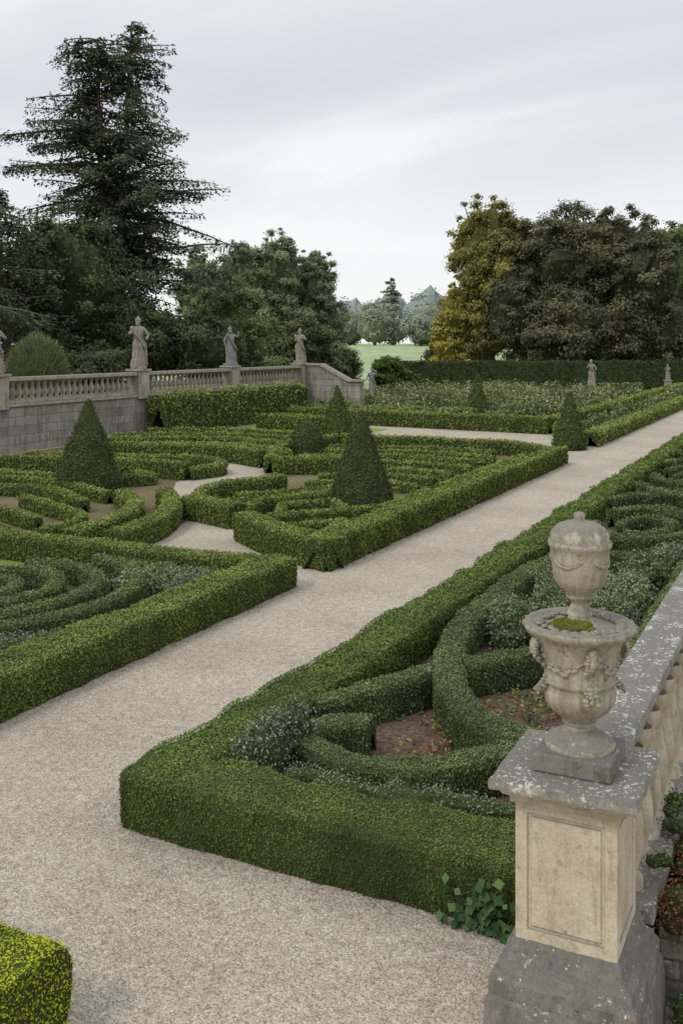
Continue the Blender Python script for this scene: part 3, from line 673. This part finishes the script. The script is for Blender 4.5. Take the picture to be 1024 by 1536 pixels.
def tree(name, x, y, z0, envs, mat, L, ncl=70, nleaf=420, trunk=.45, cr=.24, core=True, mat2=None):
    """envs: list of (dx,dy,zc,rx,rz[,material slot]) crown lobes"""
    B = Build(); H = max(e[2]+e[4] for e in envs)
    top = np.array([x, y, z0+H*.8]); base = np.array([x, y, z0-.2])
    limb(B, [base+(top-base)*t+np.array([math.sin(t*5)*.3, math.cos(t*4)*.3, 0]) for t in np.linspace(0, 1, 9)], trunk, trunk*.15)
    tot = sum(e[3]**2 for e in envs)
    for env in envs:
        dx, dy, zc, rx, rz = env[:5]; ms = env[5] if len(env) > 5 else 1
        n = max(6, int(ncl*rx*rx/tot)); C0 = np.array([x+dx, y+dy, z0+zc])
        if core:   # inner foliage mass, itself covered in leaves
            V, F = blobmesh(C0, (rx*.64, rx*.64, rz*.66), dx+zc, 22, .34, True)
            B.add(V, F, ms, np.full(len(F), .05))
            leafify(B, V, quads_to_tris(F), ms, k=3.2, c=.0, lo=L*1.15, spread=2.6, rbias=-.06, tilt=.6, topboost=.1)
        for i in range(n):
            d = R.normal(size=3); d[2] = d[2]+.25; d /= np.linalg.norm(d); q = R.uniform(.60, 1.0)
            c = C0+d*q*np.array([rx, rx, rz]); c[2] = max(c[2], z0+1.0)
            r = rx*cr*R.uniform(.4, 1.4)
            if i % 5 == 0:
                s = np.array([x, y, z0+max(1.5, (c[2]-z0)*.5)]); mid = (s+c)/2+np.array([0, 0, .6])
                limb(B, [s, (s+mid)/2, mid, c], trunk*.35, .05, 5)
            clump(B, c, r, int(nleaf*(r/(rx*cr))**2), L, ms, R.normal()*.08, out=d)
    return B.make(name, [M_bark, mat]+([mat2] if mat2 else []))

def conifer(name, x, y, z0, H, Rz, mat, L, stems=1, whorl=.75, dens=1.0, long_bough=None, seed=1, droop=.42, vert=.14):
    B = Build(); g = np.random.default_rng(seed)
    tops = [np.array([x+dx, y+dy, z0+H*hh]) for dx, dy, hh in ([(-1.0, -.4, .96), (1.5, .8, 1)][:stems])]
    for k, tp in enumerate(tops):
        b = np.array([x+(k-.5)*.6*(stems-1), y, z0-.2]); limb(B, [b+(tp-b)*t for t in np.linspace(0, 1, 8)], .75/stems**.4*H/30, .06)
        z = z0+H*.06
        while z < tp[2]-.1:
            f = (z-z0)/H; rad = Rz(f)*(1+.18*math.sin(z*1.15+k*2)+.14*math.sin(z*2.9+k)); nb = g.integers(5, 8)
            for _ in range(nb):
                a = g.uniform(0, 2*math.pi); ln = rad*g.uniform(.5, 1.08)
                if stems > 1 and ((k == 0) != (math.cos(a) < .2)): ln *= .7
                org = b+(tp-b)*((z-b[2])/(tp[2]-b[2]))+np.array([0, 0, g.uniform(-.3, .3)]); rise = g.uniform(.0, .48)
                n = max(4, int(ln/.42)); ts = np.linspace(0, 1, n)
                d = np.array([math.cos(a), math.sin(a), 0])
                pts = [org+d*ln*t+np.array([0, 0, ln*(rise*t-droop*t*t+(.10*t**4))]) for t in ts]
                if ln > 1.2: limb(B, [pts[0], pts[n//3], pts[2*n//3], pts[-1]], .05+.012*ln, .02, 4)
                side = np.array([-d[1], d[0], 0]); bb = g.normal()*.08
                for j, (t, p) in enumerate(zip(ts[1:], pts[1:])):
                    if t < .12: continue
                    w = (.22*ln*(1-t)+.30)*(1.25 if j % 2 else .75); m = int(dens*(9+15*w*g.uniform(.6, 1.3)))
                    lat = g.uniform(-1, 1, m)*w
                    # side sprays sweep forward and hang slightly
                    P = p+side*lat[:, None]+d*((np.abs(lat)*.45+g.normal(size=m)*.12)[:, None]); P[:, 2] += -np.abs(lat)*.40+g.normal(size=m)*vert-.45*g.random(m)**2
                    leaves(B, P, np.tile([0, 0, 1.], (m, 1))+d*.5, L, 1, .34+bb+.13*g.normal(size=m)+.18*t, .5, .42)
            z += whorl*g.uniform(.6, 1.4)*(.75 if f > .8 else 1)
    if long_bough:
        for (zf, a, ln) in long_bough:
            org = np.array([x, y, z0+H*zf]); d = np.array([math.cos(a), math.sin(a), 0]); side = np.array([-d[1], d[0], 0])
            pts = [org+d*ln*t+np.array([0, 0, ln*(.12*t-.28*t*t+.12*t**3)]) for t in np.linspace(0, 1, 24)]
            limb(B, pts, .22, .04, 5)
            for i, p in enumerate(pts[5:]):
                w = 1.1*(1-i/22)+.35; m = int(42*dens); lat = g.normal(size=m)*w*.6
                P = p+side*lat[:, None]+d*(g.normal(size=m)*.25)[:, None]; P[:, 2] += g.normal(size=m)*.15-.1-.6*g.random(m)**2
                leaves(B, P, np.tile([0, 0, 1.], (m, 1))+d*.5, L, 1, .4+.15*g.normal(size=m), .5, .42)
    return B.make(name, [M_bark, mat])

def cedR(f): return float(np.interp(f, [0, .1, .3, .5, .62, .72, .85, .95, 1], [7.3, 8.0, 8.0, 7.4, 6.2, 5.0, 3.9, 2.7, 1.1]))
conifer('cedar_tree', -51.8, 63.8, 2.1, 28.6, cedR, M_cedar, .34, 2, .72, 1.2, [(.70, math.radians(180+26), 8.7), (.60, math.radians(215), 8.2), (.67, math.radians(200), 6.4), (.53, math.radians(20), 7.5)], 3)
def coneR(f): return float(np.interp(f, [0, .15, .6, .85, 1], [4.6, 5.2, 3.8, 2.0, .4]))
conifer('dark_conifer', -46.5, 47.5, 2.1, 13.6, coneR, M_cedar, .30, 1, .6, 1.1, None, 5)
conifer('dark_conifer', -44.0, 41.5, 2.1, 12.0, coneR, M_cedar, .30, 1, .6, 1.1, None, 6)
tree('yew_tree', -47.5, 53.5, 2.1, [(0, 0, 6.5, 4.6, 5.6), (-3, 3, 7, 4, 5), (2, 3, 3.5, 3.5, 3.5)], M_dark, .25, 140, 280, .5, .2)
tree('yew_tree', -45, 58.5, 2.1, [(0, 0, 3.0, 4.2, 3.6), (4, 2, 2.4, 3, 2.8)], M_dark, .25, 100, 240, .3, .2)
# rounded clump of bamboo-like grass behind the balustrade
B = Build(); n = 9000; gx, gy, gz = -37.1, 39.8, 2.1
d = unit(np.c_[R.normal(size=(n, 2)), np.abs(R.normal(size=n))*.9]); P0 = np.array([gx, gy, gz+.4])+d*np.array([1.9, 1.9, 3.2])*R.uniform(.72, 1.0, n)[:, None]*(1+.06*nse(d*4, 1, 2))[:, None]
D = unit(d*np.array([.9, .9, .3])+np.array([0, 0, .8])+.25*R.normal(size=(n, 3))); Lb = R.uniform(.25, .5, n)[:, None]; S = unit(np.cross(D, R.normal(size=(n, 3))))*.022
B.add(np.stack([P0-D*Lb-S, P0-D*Lb+S, P0+S*.3, P0-S*.3], 1).reshape(-1, 3), np.arange(4*n).reshape(-1, 4), 1, np.clip(.46+.18*R.normal(size=n)+.2*d[:, 2]-.1, 0, 1))
V, F = blobmesh((gx, gy, gz+.5), (1.6, 1.6, 2.6), 1, 18, .08); B.add(V, F, 0); B.make('ornamental_grass', [M_core, M_blade])
tree('laurel_shrub', -38.5, 45.5, 2.1, [(0, 0, 1.0, 2.0, 1.5), (-2, 3, 1.2, 2, 1.9)], M_dark, .16, 80, 240, .15, .25)
for (bx, by, bh, br) in ((-59.3, 95.7, 17.0, 4.0), (-57.0, 100, 18.2, 4.2), (-54.6, 104.6, 16.9, 3.8), (-61.5, 91, 15.3, 4.0)):
    tree('birch_tree', bx, by, 0, [(0, 0, bh*.68, br*.85, bh*.33), (.6, 0, bh*.36, br*1.05, bh*.32)], M_mid, .27, 180, 190, .3, .17)
tree('laurel_tree', -45.5, 72.4, 0, [(0, 0, 6, 3.4, 3.6), (1, 0, 3.5, 3.4, 3)], M_shr, .22, 110, 230, .3, .2)
tree('garden_shrub', -41.2, 68.9, 0, [(0, 0, 4.0, 3.2, 2.9), (-2, -1, 3, 3, 3)], M_shr, .20, 110, 230, .2, .2)
tree('garden_shrub', -43.0, 65.7, 1.5, [(0, 0, 3, 3, 2.6)], M_dark, .20, 80, 230, .2, .2)
tree('garden_shrub', -40.0, 74.2, 0, [(0, 0, 4.2, 2.6, 2.6), (2, 2, 2.5, 2.5, 2.3)], M_dark, .22, 100, 230, .2, .2)
tree('garden_shrub', -39.6, 80.2, 0, [(0, 0, 2.6, 2.2, 2.2)], M_shr, .22, 60, 220, .2)
tree('garden_shrub', -37.7, 87.3, 0, [(0, 0, 2.0, 1.8, 1.8), (1.5, 1, 1.4, 1.4, 1.4)], M_coneL, .22, 60, 220, .2)
tree('autumn_tree', -37.6, 118.6, 0, [(-.4, 0, 17.4, 4.8, 6.2), (3.2, 0, 15.0, 5.0, 5.8), (.5, 0, 12.5, 5, 6), (-3.4, -1.5, 8.0, 3.2, 5.5, 2), (-1, 0, 7, 5, 6), (-4.0, -2, 4.5, 3, 4, 2)], M_yel, .32, 360, 200, .6, .17, True, M_gold)
tree('copper_beech_tree', -26.5, 118.1, 0, [(-.5, 0, 14.5, 7.6, 7.2), (-6, -2, 9, 5.6, 8), (6.5, 0, 13, 6.2, 8.0), (0, -2, 6.5, 9, 6), (8, 2, 6, 6.5, 6), (3.5, -1, 15.5, 5, 5.5)], M_brown, .33, 520, 200, .8, .125)
tree('oak_tree', -17, 146.3, 0, [(0, 0, 15.5, 8, 8.5), (8, 0, 13, 8, 8)], M_shr, .40, 180, 220, .7, .16)
tree('oak_tree', -4, 130, 0, [(0, 0, 12, 8, 8), (2, 0, 6, 8, 6)], M_dark, .5, 100, 180, .7, .18)
tree('round_bush', -53.2, 140.9, 0, [(0, 0, 2.4, 2.0, 2.2)], M_dark, .35, 40, 200, .2)

def band(name, lst, mat, L, ncl=26, nl=150):
    B = Build()
    for (x, y, h, r) in lst:
        z0 = hill(x, y)-.3
        limb(B, [(x, y, z0), (x, y, z0+h*.4), (x, y, z0+h*.7)], .5, .2, 5)
        V, F = blobmesh((x, y, z0+h*.48), (r*.75, r*.75, h*.40), x, 14, .2, True); B.add(V, F, 1, np.full(len(F), .3))
        for i in range(ncl):
            d = R.normal(size=3); d[2] += .3; d /= np.linalg.norm(d); c = np.array([x, y, z0+h*.48])+d*R.uniform(.6, .9)*np.array([r, r, h*.46]); c[2] = max(c[2], z0+1)
            clump(B, c, r*R.uniform(.2, .4), nl, L, 1, R.normal()*.08, out=d)
    return B.make(name, [M_bark, mat])
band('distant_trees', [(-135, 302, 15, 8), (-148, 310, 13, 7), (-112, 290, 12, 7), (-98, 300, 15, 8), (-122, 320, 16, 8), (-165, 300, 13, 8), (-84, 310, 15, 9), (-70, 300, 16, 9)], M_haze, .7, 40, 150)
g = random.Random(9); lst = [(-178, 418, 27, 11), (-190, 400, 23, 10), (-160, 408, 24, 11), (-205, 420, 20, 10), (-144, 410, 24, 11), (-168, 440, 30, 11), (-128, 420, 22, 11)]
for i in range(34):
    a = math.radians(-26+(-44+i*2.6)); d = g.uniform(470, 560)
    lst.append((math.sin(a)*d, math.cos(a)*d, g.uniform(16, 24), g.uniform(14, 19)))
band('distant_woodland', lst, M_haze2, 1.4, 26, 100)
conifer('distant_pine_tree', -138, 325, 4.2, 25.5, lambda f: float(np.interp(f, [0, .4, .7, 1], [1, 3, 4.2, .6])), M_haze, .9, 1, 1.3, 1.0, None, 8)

# ------------------------------------------------------------------ loose pebbles on near gravel
B = Build(); n = 12000
x = R.uniform(-9.6, 0, n); y = R.uniform(4.5, 12, n); k = ~((x > -6.5) & (y > 8.1)); x = x[k]; y = y[k]; n = len(x)
P = np.stack([x, y, np.full(n, .011)], 1); s = R.uniform(.004, .009, n)[:, None]
tet = np.array([[1, 0, -.4], [-.5, .87, -.4], [-.5, -.87, -.4], [0, 0, .7]])
a = R.uniform(0, 6.3, n); c, sn = np.cos(a), np.sin(a)
V = np.stack([np.stack([c*t[0]-sn*t[1], sn*t[0]+c*t[1], np.full(n, t[2])], 1) for t in tet], 1)*s[:, None]+P[:, None]
b4 = np.arange(n)[:, None]*4
B.add(V.reshape(-1, 3), np.vstack([b4+[0, 1, 3], b4+[1, 2, 3], b4+[2, 0, 3]]), 0, R.random(3*n))
B.make('gravel_pebbles', [M_gravel])

# ------------------------------------------------------------------ sky, sun, camera
EL, AZ = math.radians(48), math.radians(205)
w = bpy.data.worlds.new('World'); scene.world = w; w.use_nodes = True; nt = w.node_tree; nt.nodes.clear(); L = nt.links
out = nt.nodes.new('ShaderNodeOutputWorld')
sky = nt.nodes.new('ShaderNodeTexSky'); sky.sky_type = 'NISHITA'; sky.sun_disc = False; sky.sun_elevation = EL; sky.sun_rotation = AZ
bg1 = nt.nodes.new('ShaderNodeBackground'); bg1.inputs[1].default_value = .10; L.new(sky.outputs[0], bg1.inputs[0])
tc = nt.nodes.new('ShaderNodeTexCoord'); sp = nt.nodes.new('ShaderNodeSeparateXYZ'); L.new(tc.outputs['Generated'], sp.inputs[0])
mx = nt.nodes.new('ShaderNodeMath'); mx.operation = 'MAXIMUM'; L.new(sp.outputs[2], mx.inputs[0]); mx.inputs[1].default_value = 0
ad = nt.nodes.new('ShaderNodeMath'); L.new(mx.outputs[0], ad.inputs[0]); ad.inputs[1].default_value = .16
vd = nt.nodes.new('ShaderNodeVectorMath'); vd.operation = 'DIVIDE'; L.new(tc.outputs['Generated'], vd.inputs[0]); L.new(ad.outputs[0], vd.inputs[1])
mp = nt.nodes.new('ShaderNodeMapping'); mp.inputs['Scale'].default_value = (.5, .95, .0); mp.inputs['Rotation'].default_value = (0, 0, math.radians(-35)); mp.inputs['Location'].default_value = (3.1, 1.4, 0)
L.new(vd.outputs[0], mp.inputs[0])
n1 = noise(nt, mp.outputs[0], .9, 6, .5, .6)
rc = ramp(nt, [(.38, (.63, .67, .72)), (.50, (.71, .745, .785)), (.60, (.88, .89, .90))]); L.new(n1.outputs[0], rc.inputs[0])
rh = ramp(nt, [(0.0, (1,)*3), (.10, (.8,)*3), (.24, (0,)*3)]); L.new(mx.outputs[0], rh.inputs[0])
c = mixc(nt, rh.outputs[0], rc.outputs[0], (.90, .905, .90))
# overcast skies are brighter towards the zenith
rz = ramp(nt, [(0.0, (.5,)*3), (.40, (.5,)*3), (.72, (1.0,)*3), (1, (1.0,)*3)]); L.new(mx.outputs[0], rz.inputs[0])
bg2 = nt.nodes.new('ShaderNodeBackground'); L.new(c, bg2.inputs[0])
dm = nt.nodes.new('ShaderNodeMath'); dm.operation = 'MULTIPLY'; L.new(rz.outputs[0], dm.inputs[0]); dm.inputs[1].default_value = 2.2; L.new(dm.outputs[0], bg2.inputs[1])
ms = nt.nodes.new('ShaderNodeMixShader'); ms.inputs[0].default_value = .92
L.new(bg1.outputs[0], ms.inputs[1]); L.new(bg2.outputs[0], ms.inputs[2]); L.new(ms.outputs[0], out.inputs[0])
sd = bpy.data.lights.new('sun', 'SUN'); sd.energy = 1.5; sd.angle = math.radians(12); sd.color = (1, .95, .87)
so = bpy.data.objects.new('sun', sd); scene.collection.objects.link(so)
dirv = Vector((math.sin(AZ)*math.cos(EL), math.cos(AZ)*math.cos(EL), math.sin(EL)))
so.rotation_euler = dirv.to_track_quat('Z', 'Y').to_euler()
cd = bpy.data.cameras.new('camera'); cd.sensor_fit = 'HORIZONTAL'; cd.sensor_width = 24; cd.lens = 35; cd.shift_y = -.247
cd.clip_end = 9000; cd.clip_start = .1
co = bpy.data.objects.new('camera', cd); scene.collection.objects.link(co); co.location = (0, 0, 5); co.rotation_euler = (math.radians(90), 0, math.radians(26))
scene.camera = co
scene.view_settings.view_transform = 'Standard'; scene.view_settings.look = 'None'; scene.view_settings.exposure = 0; scene.view_settings.gamma = 1
